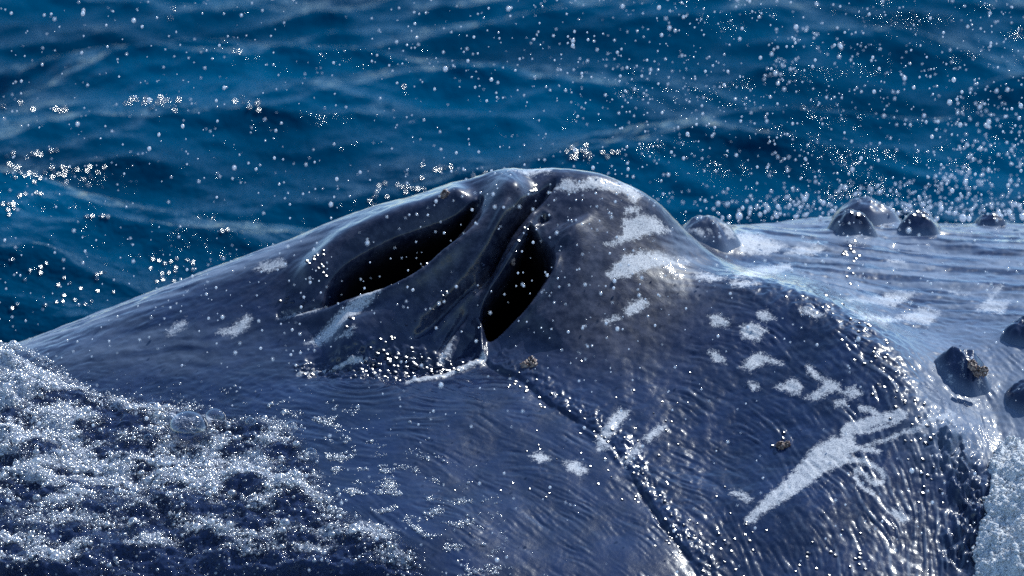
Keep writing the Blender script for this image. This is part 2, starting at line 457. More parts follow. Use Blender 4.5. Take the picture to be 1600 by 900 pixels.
# broad septum ridge, furrow and folds between the two blowholes
h += .050 * gauss([(840, 288), (800, 315), (765, 375), (715, 430), (660, 480), (590, 520), (500, 540)], 36)
h -= .034 * gauss([(876, 270), (852, 298), (826, 331), (797, 371), (773, 414), (755, 444), (740, 470)], 5.5, taper=.2)
h -= .045 * gauss([(842, 305), (820, 335), (792, 374), (771, 415), (760, 436)], 4.5, taper=.3)
h += .012 * gauss([(800, 330), (770, 385), (745, 425), (715, 460), (675, 500), (640, 520)], 7)
h -= .010 * gauss([(748, 446), (712, 480), (670, 518), (640, 536)], 4)
h += .008 * gauss([(745, 458), (705, 498), (668, 540)], 5)
h -= .010 * gauss([(732, 486), (704, 524), (684, 556)], 4)
h += .0022 * fbm((PX + PY) / 60, (PX - PY) / 7 + .3 * noise(PX / 30, PY / 30, 90), 3, 91) * blob(690, 470, 130, 90) * VIS
# thin ridge left of the right blowhole, its foot and the hollow beside it
h += .036 * gauss([(862, 326), (842, 352), (822, 380), (798, 417), (773, 458), (752, 490), (740, 504)], 10, taper=.3)
h += .018 * gauss([(740, 500), (750, 515), (752, 540), (754, 562)], 5)
h -= .010 * gauss([(735, 520), (722, 545), (700, 566)], 14)
h += .018 * gauss([(862, 380), (870, 400), (867, 431), (849, 462), (827, 492), (797, 519), (768, 540)], 8, taper=.3)
h -= .020 * gauss([(832, 366), (842, 350), (856, 335)], 6)
h += .022 * gauss([(880, 345), (905, 400), (890, 470), (840, 530)], 34)
h += .004 * gauss([(866, 395), (878, 382), (893, 376)], 3)
# hollow that holds the pool, its two pale lips
h -= .020 * gauss([(470, 570), (560, 572), (640, 574), (720, 570)], 15)
h += .010 * gauss([(635, 594), (680, 590), (720, 578), (756, 561)], 5)
h += .007 * gauss([(470, 580), (520, 570), (572, 563)], 4)
# wandering edge of the water sheet running down to the right
edge = [(752, 560), (778, 577), (812, 590), (850, 622), (900, 655), (952, 692), (985, 740), (1015, 790), (1050, 838), (1085, 880), (1110, 915)]
wob = 6 * noise(PX / 22, PY / 22, 5)
PXs, PYs = PX, PY
PX = PX + wob
sheet = poly_sdf(PX, PY, [(380, 640), (520, 590), (640, 594), (755, 562), (812, 592), (900, 657), (985, 742), (1085, 882), (1110, 960), (400, 960)], 400)
onsheet = sstep(-10, 25, sheet)
g1 = gauss(edge, 4.5, taper=.03); PX = PXs
g2 = gauss([(p[0] + 14, p[1] - 10) for p in edge], 15, taper=.03)
h -= .004 * gauss(edge, 3, taper=.03) + .009 * sstep(-4, 4, sheet + 5 * noise(PX / 18, PY / 18, 15)) * g2 ** .3 - .0012 * g1 * np.clip(.8 + 1.2 * noise(PX / 30, PY / 30, 12), .2, 1.5)
h += (.002 + .0045 * fbm(PX / 12, PY / 12, 4, 8, .75)) * g2
# step: the sheet on the left stands a little proud
# crest of the shoulder above the rostrum is rough with running water
g3 = gauss([(1120, 425), (1200, 440), (1270, 470), (1340, 520), (1400, 575), (1440, 640), (1490, 720), (1500, 800), (1490, 900)], 42)
g4 = gauss([(1455, 660), (1500, 720), (1515, 800), (1490, 900)], 26)
# tubercle feet
for (px, py, r, hh), p in zip(TUB, TUBP):
    h_t = np.exp(-((X - p[0]) ** 2 + (Y - p[1]) ** 2) / (r * 1.15) ** 2)
    P0[..., 2] += h_t * hh * 0.3

# water running over the skin: noise drawn out along the flow
FL = np.array([(100, 520, -20), (300, 480, -22), (300, 600, 5), (500, 620, 8), (700, 640, 8), (700, 800, 25), (600, 900, 35), (900, 700, 25), (900, 880, 40), (1000, 600, 18), (1150, 620, 28),
      (1150, 800, 45), (1300, 700, 50), (1300, 850, 62), (1420, 600, 54), (1450, 750, 72), (1250, 500, 36), (1100, 460, 15), (1400, 450, 3), (1550, 420, 0), (1550, 600, 55), (1450, 520, 30),
      (950, 400, 15), (1000, 320, 30), (860, 300, 10), (600, 340, -22), (800, 560, 10), (200, 430, -22), (550, 560, 0), (0, 800, 10), (0, 600, -10)], float)
fw = rbf_fit(FL[:, :2] / 500, np.radians(FL[:, 2]), 1e-3)
gx_ = np.linspace(-300, 1900, 111); gy_ = np.linspace(150, 1100, 61)
FG = rbf_eval(FL[:, :2] / 500, fw, *np.meshgrid(gx_ / 500, gy_ / 500))
inview = (PX > -60) & (PX < 1660) & (PY > 200) & (PY < 980) & (PY - run < 12)
def lic(scale, length, steps, seed):
    out = np.zeros(X.shape)
    x0, y0 = PX[inview], PY[inview]; s = noise(x0 / scale, y0 / scale, seed)
    for sg in (-1, 1):
        x, y = x0.copy(), y0.copy()
        for i in range(steps):
            th = grid_lookup(gx_, gy_, FG, x, y) + .7 * noise(x / 70, y / 70, 77); st = length / steps * sg
            x += np.cos(th) * st; y += np.sin(th) * st
            s = s + noise(x / scale, y / scale, seed)
    out[inview] = s / math.sqrt(2 * steps + 1)
    return out
L1 = lic(6.5, 22, 7, 3); L2 = lic(15.0, 50, 7, 4); L3 = lic(4.2, 11, 5, 6)
dry = np.clip(blob(900, 380, 190, 130) + blob(640, 420, 230, 110) + blob(980, 480, 120, 90), 0, 1)    # skin clear of running water
amp = .45 + .55 * sstep(850, 1150, PX) * sstep(430, 560, PY) + 0.6 * g3 + 0.3 * sstep(1150, 1250, PX)
amp = amp * (1 - .92 * dry) * (1 + .9 * onsheet) + .03
h += amp * VIS * (.0013 * L1 + .0008 * L2 + .0014 * L3) * np.clip(.6 + 1.6 * fbm(PX / 70, PY / 70, 5, 44, .65), .05, 1.8)
h += VIS * g4 * .035 * fbm(PX / 22, PY / 30, 4, 31)
h += VIS * g3 * .004 * fbm(PX / 16, PY / 16, 3, 33)
# pool ripples
pool = sstep(-12, 8, poly_sdf(PX, PY, [(460, 572), (520, 556), (600, 550), (700, 556), (740, 566), (690, 584), (630, 592), (540, 588), (470, 584)]))
h += VIS * pool * .013 * fbm(PX / 11, PY / 4.5, 3, 55)
ring = np.hypot((PX - 560), (PY - 596) * 3.4)
h += VIS * .0016 * np.sin(ring / 4.2) * np.exp(-(ring / 90) ** 2)
# broad muscle unevenness and rostrum film
h += .005 * fbm(X * 5, Y * 5, 3, 60) + .0018 * fbm(X * 40, Y * 40, 3, 61) * (1 - .5 * dry) * (1 - .75 * onsheet)
ros = sstep(.5, .7, X + .3 * (Y - .5)) * sstep(.2, .5, Y)
h += ros * (.010 * noise(X * 4.5, Y * 22, 62) + .0018 * noise(X * 22, Y * 60, 63))
far_left = sstep(500, 250, PX) * sstep(60, 0, np.abs(PY - (547 - .39 * PX)))
h += far_left * .004 * noise((X * .93 + Z * .35) * 14, Y * 60, 64)

P = P0 + h[..., None] * nrm
# blowhole passages lead down and back into the head
ta = np.array([.10, .82, -.56]) * .42; tb = np.array([-.06, .84, -.54]) * .40
P += wa[..., None] ** 1.3 * ta + wb[..., None] ** 1.3 * tb
# passages narrow towards their ends
ca = np.array([at(630, 420, .2)[0], 0, 0]); cb = np.array([at(808, 455, .12)[0], 0, 0])
P[..., 0] += wa * .45 * (ca[0] - X) + wb * .35 * (cb[0] - X)

# ------------------------------------------------------------------ scars (drawn on the skin)
def z6(pts): return [(1040 + x / 2.5, 540 + y / 2.5) for x, y in pts]
def z1(pts): return [(1150 + x / 3.46, 400 + y / 3.46) for x, y in pts]
SCARS = [
    [(947, 384), (965, 372), (975, 360), (973, 343), (1000, 335), (1025, 340), (1047, 362), (1019, 365), (987, 374), (956, 386)],
    [(948, 430), (960, 415), (975, 400), (1000, 393), (1030, 393), (1050, 403), (1064, 413), (1040, 416), (1015, 420), (985, 433), (955, 438)],
    [(1060, 403), (1078, 405), (1075, 410), (1062, 409)], [(1083, 426), (1105, 425), (1130, 433), (1110, 438), (1090, 434)],
    [(1138, 437), (1165, 437), (1187, 442), (1160, 448), (1145, 446)], [(975, 486), (990, 472), (1010, 467), (1015, 477), (995, 490), (980, 494)],
    [(946, 501), (965, 494), (969, 500), (952, 506)], [(1106, 496), (1120, 493), (1139, 503), (1136, 513), (1115, 509)],
    [(1157, 511), (1175, 505), (1197, 515), (1187, 532), (1163, 530)], [(1182, 489), (1200, 486), (1211, 500), (1190, 501)],
    [(866, 292), (885, 279), (905, 286), (925, 276), (950, 282), (982, 288), (1003, 305), (992, 318), (975, 301), (945, 294), (915, 293), (890, 299)],
    [(795, 272), (830, 264), (862, 261), (860, 268), (820, 274)], [(978, 322), (1000, 325), (996, 333), (976, 331)],
    [(398, 420), (415, 408), (440, 405), (446, 415), (420, 423)], [(338, 521), (365, 510), (385, 492), (394, 498), (384, 515), (365, 524)], [(260, 523), (275, 508), (291, 501), (289, 512), (270, 523)],
    [(478, 537), (510, 515), (545, 495), (575, 480), (594, 472), (597, 480), (575, 498), (550, 518), (525, 531), (500, 540)],
    [(525, 541), (545, 538), (557, 536), (545, 545)],
    [(688, 556), (698, 536), (708, 527), (703, 551)], [(434, 496), (455, 486), (502, 482), (502, 489), (455, 495)],
    [(930, 690), (950, 658), (970, 638), (983, 643), (965, 668), (946, 692), (958, 700), (935, 702)], [(1003, 686), (1030, 664), (1042, 668), (1015, 691)], [(973, 717), (995, 697), (1002, 703), (980, 724)],
    [(827, 712), (845, 707), (859, 717), (843, 723)], [(882, 724), (900, 721), (920, 736), (905, 743), (888, 735)],
    z6([(170, 25), (200, 28), (238, 65), (190, 60)]), z6([(335, 35), (370, 28), (458, 72), (385, 68), (335, 100), (300, 82)]), z6([(325, 148), (350, 145), (368, 168), (340, 172)]),
    z6([(430, 165), (500, 128), (535, 160), (522, 197), (480, 182)]),
    z6([(555, 72), (585, 100), (612, 130), (675, 145), (690, 185), (640, 182), (590, 215), (545, 205), (600, 172), (615, 152), (558, 112)]),
    z6([(688, 180), (740, 158), (768, 190), (730, 208)]), z6([(660, 218), (700, 212), (705, 238), (665, 240)]),
    z6([(865, 645), (900, 640), (955, 680), (930, 695)]), z6([(250, 572), (290, 570), (340, 600), (320, 610)]),
    z1([(600, 238), (640, 232), (720, 225), (880, 192), (965, 204), (860, 272), (760, 255), (680, 250)]), z1([(620, 290), (700, 318), (860, 340), (1000, 280), (1110, 300), (1040, 372), (900, 345), (800, 365), (690, 340)]),
    z1([(1305, 295), (1400, 178), (1440, 168), (1390, 232), (1485, 238), (1440, 312), (1370, 300)]), z1([(815, 28), (870, 20), (925, 50), (860, 55)]),
    z1([(-10, 108), (80, 70), (150, 55), (290, 38), (300, 70), (240, 92), (100, 112)]), z1([(1150, 180), (1260, 200), (1250, 212), (1160, 195)]), z1([(340, 290), (380, 278), (470, 320), (440, 335), (380, 318)]),
    [(1085, 345), (1105, 333), (1135, 345), (1150, 370), (1130, 365), (1110, 352)], [(1140, 372), (1165, 362), (1200, 372), (1230, 385), (1200, 398), (1160, 395)],
    [(1225, 395), (1260, 380), (1290, 388), (1270, 400)],
]
scar = np.full(X.shape, -40.0)
for s in SCARS: scar = np.maximum(scar, poly_sdf(PX, PY, s, 40))
def zf(pts): return [(1000 + x / 2.438, 531 + y / 2.438) for x, y in pts]
def stroke(pts, w0, w1=None, gain=1.6):
    global scar
    l = smooth_line(pts, 5); w1 = w0 if w1 is None else w1
    xs = [p[0] for p in l]; ys = [p[1] for p in l]
    m = (PX > min(xs) - 30) & (PX < max(xs) + 30) & (PY > min(ys) - 30) & (PY < max(ys) + 30)
    d, t = seg_dist(PX[m], PY[m], l)
    scar[m] = np.maximum(scar[m], np.maximum((w0 + (w1 - w0) * t - d) * gain, -40))
stroke(zf([(412, 692), (480, 630), (590, 545), (690, 455), (750, 425)]), 5, 23, 1.1)
stroke(zf([(740, 450), (800, 400), (785, 355), (800, 335), (860, 318), (930, 300), (995, 288)]), 8, 9)
stroke(zf([(845, 262), (880, 270), (915, 292)]), 5, 4); stroke(zf([(800, 345), (870, 345), (960, 318), (1000, 300)]), 4, 3)
stroke(zf([(750, 425), (830, 412), (912, 425)]), 6, 3)
stroke(zf([(780, 455), (850, 460), (915, 500), (925, 535), (890, 545), (850, 505), (822, 495), (835, 545), (885, 585)]), 4.2, 3.2)
stroke(zf([(860, 400), (940, 380), (1000, 352), (1060, 342), (1105, 305), (1190, 285)]), 2.2, 4.5); stroke(zf([(1175, 275), (1200, 330)]), 4, 2)
stroke([(757, 560), (720, 579), (680, 591), (636, 596)], 4.0, 2.5, 3); stroke([(572, 564), (520, 571), (465, 584)], 2.6, 1.8, 3)
stroke([(690, 560), (699, 540), (709, 526)], 4, 2)
scar = np.where(VIS > .5, np.clip(scar + .6, -40, 12), -40)
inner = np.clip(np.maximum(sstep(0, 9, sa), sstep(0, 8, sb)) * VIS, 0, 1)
film = np.clip((1 - dry) * .8 + onsheet * .3 + pool, 0, 1)

# pale sky sheen of the water film, painted into the base colour
pale_sheen = .8 * ros * np.clip(.75 + 1.0 * fbm(X * 6, Y * 20, 3, 66), 0, 1) * (1 - .9 * sstep(.04, .2, noise(X * 3.2 + 5, Y * 34 + .6 * np.sin(X * 5), 68) + .25 * noise(X * 20, Y * 60, 69)))
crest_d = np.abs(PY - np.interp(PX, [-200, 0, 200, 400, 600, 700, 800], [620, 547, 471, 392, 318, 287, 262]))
pale_sheen = np.maximum(pale_sheen, .95 * sstep(680, 380, PX) * sstep(36, 6, crest_d) * np.clip(.65 + 1.3 * noise((X * .93 + Z * .35) * 9, Y * 40 + Z * 40, 67), 0, 1))
pale_sheen = np.maximum(pale_sheen, .50 * blob(210, 540, 190, 40) * np.clip(.6 + 1.0 * L2, 0, 1))
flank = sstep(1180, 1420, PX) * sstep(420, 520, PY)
pale_sheen = np.maximum(pale_sheen, (.15 + .45 * flank) * np.clip(-.10 + 1.3 * L1 + .6 * L3, 0, 1) * (1 - dry) * VIS)
pale_sheen = np.maximum(pale_sheen, .55 * sstep(1380, 1470, PX) * sstep(480, 520, PY) * sstep(780, 660, PY) * np.clip(.9 + .4 * L2, 0, 1)); pale_sheen = np.maximum(pale_sheen, .7 * blob(1068, 398, 36, 50) * np.clip(.5 + 1.2 * L1, 0, 1)) * VIS * (1 - inner)

whale = bpy.data.objects.new('humpback_whale', None); COL.objects.link(whale)
whale.location = (0, 0, 0)
tag(whale, 'dark blue grey scarred whale surfacing in the sea with both blowholes open', 'whale')
faces = grid_faces(ny, nx)
verts = P.reshape(-1, 3)
attrs = {'dry': dry.ravel(), 'matt': np.clip(blob(1040, 395, 70, 80), 0, 1).ravel(), 'pale_sheen': pale_sheen.ravel(), 'scar': scar.ravel(), 'film': film.ravel(), 'inner': inner.ravel()}
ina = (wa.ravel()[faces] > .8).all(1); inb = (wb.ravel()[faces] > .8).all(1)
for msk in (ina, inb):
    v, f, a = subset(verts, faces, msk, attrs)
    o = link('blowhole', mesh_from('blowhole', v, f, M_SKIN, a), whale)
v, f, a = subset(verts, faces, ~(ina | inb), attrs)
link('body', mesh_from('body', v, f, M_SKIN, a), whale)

# ------------------------------------------------------------------ tubercles and barnacles
def skirt_z(x, y):
    z = base_z(x, y)
    for (px, py, r, hh), p in zip(TUB, TUBP): z = z + .3 * hh * np.exp(-((x - p[0]) ** 2 + (y - p[1]) ** 2) / (r * 1.15) ** 2)
    return z
def knob(p, r, hgt, seed, lump=.14, power=2.9):
    """bell-shaped knob growing out of the skin: vertices, faces, angle, radius"""
    nu, nv = 56, 26
    T, S = np.meshgrid(np.linspace(0, 2 * np.pi, nu, endpoint=False), np.linspace(0.001, 1.75, nv))
    rad = r * S * (1 + lump * noise(np.cos(T) * 1.2 + seed, np.sin(T) * 1.2, seed))
    x = p[0] + rad * np.cos(T); y = p[1] + rad * np.sin(T)
    bell = np.exp(-(S ** power) * .95)
    bump = fbm((x - p[0]) / r * 1.6 + seed, (y - p[1]) / r * 1.6, 4, seed) * lump * 1.2 * bell
    z = skirt_z(x, y) + hgt * (bell + bump) - .035 * sstep(.9, 1.75, S) + .002
    i = np.arange(nu * nv).reshape(nv, nu)
    F = np.stack([i[:-1], i[1:], np.roll(i[1:], -1, 1), np.roll(i[:-1], -1, 1)], -1).reshape(-1, 4)
    return np.stack([x, y, z], -1).reshape(-1, 3), F, T, S
for k, ((px, py, r, hh), p) in enumerate(zip(TUB, TUBP)):
    v, f, T, S = knob(p, r * .95, hh * .70, 70 + k, .26)
    sc = {0: -5, 6: -8, 2: -14, 3: -14}.get(k, -24) + 16 * fbm(np.cos(T) * S * 2, np.sin(T) * S * 2, 3, k)
    sheen = {0: .14, 1: .15, 4: .12}.get(k, .02) + .6 * sstep(.8, 1.3, S)
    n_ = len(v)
    link('tubercle', mesh_from('tubercle', v, f, M_SKIN, {'dry': np.full(n_, .1), 'matt': np.full(n_, {0: .4}.get(k, 0.0)), 'pale_sheen': np.clip(sheen, 0, .7).ravel() + np.zeros(n_), 'scar': sc.ravel(), 'film': np.full(n_, .7), 'inner': np.zeros(n_)}), whale)
def barnacle(p, r, seed):
    q = np.random.default_rng(seed); vs_, fs_ = [], []; off = 0
    for i in range(6):
        rr_ = r * q.uniform(.35, .62); a = q.uniform(0, 6.28); d = r * q.uniform(.1, .75) if i else 0
        c = p + np.array([math.cos(a) * d, math.sin(a) * d * .5 - r * .2, math.sin(a) * d * .75 + r * .1])
        nu, nv = 14, 6
        T, S = np.meshgrid(np.linspace(0, 2 * np.pi, nu, endpoint=False), np.array([1.25, 1.0, .8, .55, .4, .1]))
        H = np.array([-.5, .1, .6, .85, .55, .4])[:, None]
        w = 1 + .16 * np.cos(T * 6 + i) + .12 * q.normal(size=T.shape)
        ax = np.array([q.normal(0, .3), -.7 + q.normal(0, .2), .75]); ax /= np.linalg.norm(ax)
        u = np.cross(ax, [1, 0, 0]); u /= np.linalg.norm(u); w2 = np.cross(ax, u)
        P_ = c + rr_ * ((S * w * np.cos(T))[..., None] * u + (S * w * np.sin(T))[..., None] * w2 + (H + 0 * T)[..., None] * ax)
        ii = np.arange(nu * nv).reshape(nv, nu) + off; off += nu * nv
        vs_.append(P_.reshape(-1, 3)); fs_.append(np.stack([ii[:-1], np.roll(ii[:-1], -1, 1), np.roll(ii[1:], -1, 1), ii[1:]], -1).reshape(-1, 4))
    return np.concatenate(vs_), np.concatenate(fs_)
surf = P.reshape(-1, 3); sfx, sfy = PX.ravel(), PY.ravel(); vok = np.where((VIS.ravel() > .6))[0]
def on_skin(px, py): return surf[vok[np.argmin((sfx[vok] - px) ** 2 + (sfy[vok] - py) ** 2)]]
for k, (px, py, r) in enumerate([(824, 567, .018), (695, 321, .013), (1222, 697, .016), (803, 421, .008), (1516, 560, .013), (1527, 575, .015)]):
    p = on_skin(px, py) if k < 4 else TUBP[6] + np.array([.012 + .02 * (k - 4), -.045, .052 - .02 * (k - 4)])
    link('barnacle', mesh_from('barnacle', *barnacle(p, r, 90 + k), M_BARN), whale)

# ------------------------------------------------------------------ icospheres
def ico(sub):
    t = (1 + 5 ** .5) / 2
    v = [(-1, t, 0), (1, t, 0), (-1, -t, 0), (1, -t, 0), (0, -1, t), (0, 1, t), (0, -1, -t), (0, 1, -t), (t, 0, -1), (t, 0, 1), (-t, 0, -1), (-t, 0, 1)]
    f = [(0, 11, 5), (0, 5, 1), (0, 1, 7), (0, 7, 10), (0, 10, 11), (1, 5, 9), (5, 11, 4), (11, 10, 2), (10, 7, 6), (7, 1, 8), (3, 9, 4), (3, 4, 2), (3, 2, 6), (3, 6, 8), (3, 8, 9), (4, 9, 5), (2, 4, 11), (6, 2, 10), (8, 6, 7), (9, 8, 1)]
    v = [np.array(a) / np.linalg.norm(a) for a in v]
    for _ in range(sub):
        mid = {}; nf = []
        def mp(a, b):
            k = (min(a, b), max(a, b))
            if k not in mid:
                m = v[a] + v[b]; v.append(m / np.linalg.norm(m)); mid[k] = len(v) - 1
            return mid[k]
        for a, b, c in f:
            ab, bc, ca_ = mp(a, b), mp(b, c), mp(c, a); nf += [(a, ab, ca_), (b, bc, ab), (c, ca_, bc), (ab, bc, ca_)]
        f = nf
    return np.array(v), np.array(f)
ICO = [ico(0), ico(1), ico(2)]
def beads(name, centres, radii, mat, sub=0, squash=1.0):
    v, f = ICO[sub]; n = len(centres)
    V_ = (centres[:, None, :] + v[None] * (radii[:, None, None] * np.array([1, 1, squash]))).reshape(-1, 3)
    F = (f[None] + (np.arange(n) * len(v))[:, None, None]).reshape(-1, 3)
    return mesh_from(name, V_, F, mat)

# ------------------------------------------------------------------ wash: broken water sliding off the back
RX, RY = XS, YS
WASH = [(-260, 520), (0, 547), (55, 552), (100, 575), (150, 588), (250, 588), (330, 618), (420, 632), (480, 655), (512, 700), (528, 760), (575, 790), (640, 815), (690, 860), (720, 960), (-260, 960)]
wob1 = 14 * fbm(PX / 60, PY / 60, 3, 101)
ws = poly_sdf(PX + wob1, PY + wob1 * .6, WASH, 500)
ws = np.where(ws < -900, -100, ws)
D = np.zeros(X.shape)
for cx, cy, rx, ry, a in ((20, 640, 130, 95, 1.0), (40, 572, 75, 30, .9), (110, 750, 140, 80, .75), (330, 735, 180, 55, .85), (450, 770, 100, 40, .75), (250, 655, 120, 30, .5), (430, 672, 80, 25, .5),
                          (560, 838, 110, 22, .7), (40, 870, 90, 26, .8), (215, 858, 60, 12, .8), (650, 885, 60, 18, .5), (330, 840, 200, 25, .45), (440, 870, 120, 18, .45)):
    D = np.maximum(D, a * blob(cx, cy, rx, ry))
streak = fbm(PX / 70, PY / 22, 4, 110)
D = np.clip(D * (1.05 + 2.0 * streak) + .3 * streak * sstep(0, 40, ws), 0, 1.2) * sstep(-4, 18, ws)
thick = sstep(-6, 70, ws) * .020 + sstep(0, 60, ws) * (.022 * fbm(PX / 80, PY / 34, 3, 120) + .008 * fbm(PX / 26, PY / 13, 3, 125) + .003 * fbm(PX / 10, PY / 6, 2, 128))
ridge = smooth_line([(110, 590), (200, 600), (300, 618), (400, 636), (480, 672), (520, 730)])
PXk = PX; PX = PX + 8 * noise(PXk / 25, PY / 25, 131)
thick += gauss([(100, 588), (200, 600), (300, 618), (400, 638), (480, 676), (520, 740)], 12) * (.010 + .022 * fbm(PXk / 30, PY / 16, 3, 133))
PX = PXk
thick += .055 * blob(10, 600, 85, 55) * sstep(0, 20, ws)
thick = thick - .006 * sstep(10, -8, ws) + .003 * sstep(-4, 4, ws)
WP = P0 + h[..., None] * nrm + np.stack([0 * X, -thick * .25, np.maximum(thick, -.012)], -1)
fk = ((ws > -8) & (PX > -140) & (PX < 760) & (PY > 500) & (PY < 960) & (VIS > .3)).ravel()
keep = fk[faces].all(1)
v, f, a = subset(WP.reshape(-1, 3), faces, keep, {'foam': np.clip(D, 0, 1).ravel(), 'cover': sstep(4, 75, ws).ravel()})
o = link('wash', mesh_from('wash', v, f, M_WASH, a))
tag(o, 'dark churned wash water sliding over the whale\'s back below the left blowhole', 'water', kind='stuff')

def scatter(weight, n, seed):
    r = np.random.default_rng(seed); w = weight.ravel(); w = w / w.sum()
    return r.choice(w.size, n, p=w)
inw = (PX > -30) & (PX < 740) & (PY < 930) & (VIS > .5)
wd = np.where(inw & (ws > -2), sstep(.15, .95, D) * np.clip(.5 + 1.3 * fbm(PX / 9, PY / 6, 4, 151, .7), .03, 1) + .02 * sstep(0, 40, ws), 0) * (.08 + .92 * sstep(8, 70, ws))
for bx_, by_, br_ in [(296, 682, 33), (180, 664, 19), (338, 660, 17)]: wd = wd * (((PX - bx_) / br_) ** 2 + ((PY - by_) / br_) ** 2 > 1)
idx = scatter(wd, 26000, 5)
rr = np.random.default_rng(6)
rad = np.clip(rr.lognormal(math.log(.0013), .5, len(idx)), .0008, .005)
cen = WP.reshape(-1, 3)[idx] + rr.normal(0, .0016, (len(idx), 3)) + np.stack([0 * rad, -rad * .2, rad * .35], -1)
# stray froth on the skin around the wash
we = np.where((ws < 4) & (ws > -170) & (VIS > .6) & (PX > -20) & (PX < 900) & (PY > 600) & (PY < 920), sstep(-170, 10, ws) ** 2 * sstep(.05, .5, fbm(PX / 42, PY / 18, 4, 161)) * sstep(600, 680, PY), 0)
ie = scatter(we, 3000, 9); re_ = np.clip(rr.lognormal(math.log(.0013), .5, len(ie)), .0008, .005)
cen = np.concatenate([cen, P.reshape(-1, 3)[ie] + rr.normal(0, .001, (len(ie), 3))]); rad = np.concatenate([rad, re_])
v0, f0 = ICO[0]; v1, f1 = ICO[1]
ib = scatter(wd + .004 * (wd > 0), 600, 8); rbig = np.clip(rr.lognormal(math.log(.0052), .35, len(ib)), .003, .012)
cb_ = WP.reshape(-1, 3)[ib] + np.stack([0 * rbig, 0 * rbig, rbig * .15], -1)
VV = np.concatenate([(cen[:, None] + v0[None] * rad[:, None, None]).reshape(-1, 3), (cb_[:, None] + v1[None] * rbig[:, None, None]).reshape(-1, 3)])
FF = np.concatenate([(f0[None] + (np.arange(len(cen)) * 12)[:, None, None]).reshape(-1, 3), (f1[None] + (np.arange(len(cb_)) * len(v1))[:, None, None]).reshape(-1, 3) + len(cen) * 12])
o = link('foam', mesh_from('foam', VV, FF, M_FOAM))
tag(o, 'white beaded froth on the churned wash below the left blowhole', 'foam', kind='stuff')

# ------------------------------------------------------------------ white water where the snout pushes the sea aside
WW = [(1524, 960), (1522, 880), (1532, 820), (1545, 765), (1552, 715), (1575, 690), (1600, 694), (1640, 684), (1760, 700), (1900, 760), (1900, 960)]
wob2 = 9 * fbm(PX / 18, PY / 18, 3, 141)
s2 = poly_sdf(PX + wob2, PY + wob2, WW, 300); s2 = np.where(s2 < -900, -100, s2)
t2 = .045 * sstep(-5, 90, s2) + .016 * sstep(-5, 8, s2) + sstep(-5, 12, s2) * (.026 * fbm(PX / 40, PY / 30, 4, 143) + .008 * fbm(PX / 10, PY / 8, 3, 146))
t2 = np.where(s2 > -6, t2, -.02) - .015 * sstep(4, -6, s2)
W2 = P0 + np.stack([0 * X, -t2 * .55, t2 * .85], -1)
fk = ((s2 > -8) & (PX < 1900) & (PY > 600) & (PY < 960)).ravel(); keep = fk[faces].all(1)
v, f, _ = subset(W2.reshape(-1, 3), faces, keep, {})
f = np.concatenate([f[:, [0, 1, 2]], f[:, [0, 2, 3]]])
jj = rr.choice(len(v), 9000); bc = v[jj] + rr.normal(0, .003, (9000, 3)); br = np.clip(rr.lognormal(math.log(.0022), .5, 9000), .001, .008)
f = np.concatenate([f, (ICO[0][1][None] + (np.arange(9000) * 12)[:, None, None] + len(v)).reshape(-1, 3)])
v = np.concatenate([v, (bc[:, None] + ICO[0][0][None] * br[:, None, None]).reshape(-1, 3)])
o = link('white_water', mesh_from('white_water', v, f, M_WHITE))
tag(o, 'heap of white foaming water breaking against the whale beside the scarred flank', 'foam', kind='stuff')

# ------------------------------------------------------------------ bubbles standing on the wash
wtree_x, wtree_y = PX.ravel(), PY.ravel(); okv = fk * 0
cand = np.where(((ws > 2) & inw).ravel())[0]
def on_wash(px, py):
    j = cand[np.argmin((wtree_x[cand] - px) ** 2 + (wtree_y[cand] - py) ** 2)]
    return WP.reshape(-1, 3)[j]
bub = mesh_from('bubble', ICO[2][0], ICO[2][1], M_BUB)
def bubble(px, py, rpx):
    o = link('bubble', bub); r = rpx * SPAN / 1600
    o.location = on_wash(px, py + rpx * .75) + np.array([0, 0, r * (.42 if rpx > 25 else .2)]); o.scale = (r, r, r * .92); return o
tag(bubble(296, 680, 33), 'large clear round bubble resting on the frothy wash', 'bubble')
rb = np.random.default_rng(17)
spots = [(338, 660, 17), (372, 655, 12), (392, 668, 10), (430, 664, 13), (455, 672, 10), (180, 664, 19), (238, 648, 12), (150, 632, 11), (140, 600, 12), (98, 572, 13), (62, 556, 10), (214, 598, 8), (240, 598, 11), (350, 614, 9), (390, 640, 10), (205, 616, 9),
         (470, 690, 11), (486, 712, 9), (260, 690, 10), (232, 700, 9), (130, 690, 15), (84, 720, 13), (30, 700, 15), (320, 728, 9), (404, 720, 8), (440, 740, 9), (500, 760, 8), (160, 760, 10), (40, 610, 14), (20, 660, 13)]
for px, py, r in [q for q in spots if q[1] > 645][::2]:
    tag(bubble(px, py, r), 'small clear bubble among the froth of the wash', 'bubble', 'small bubbles in the froth')

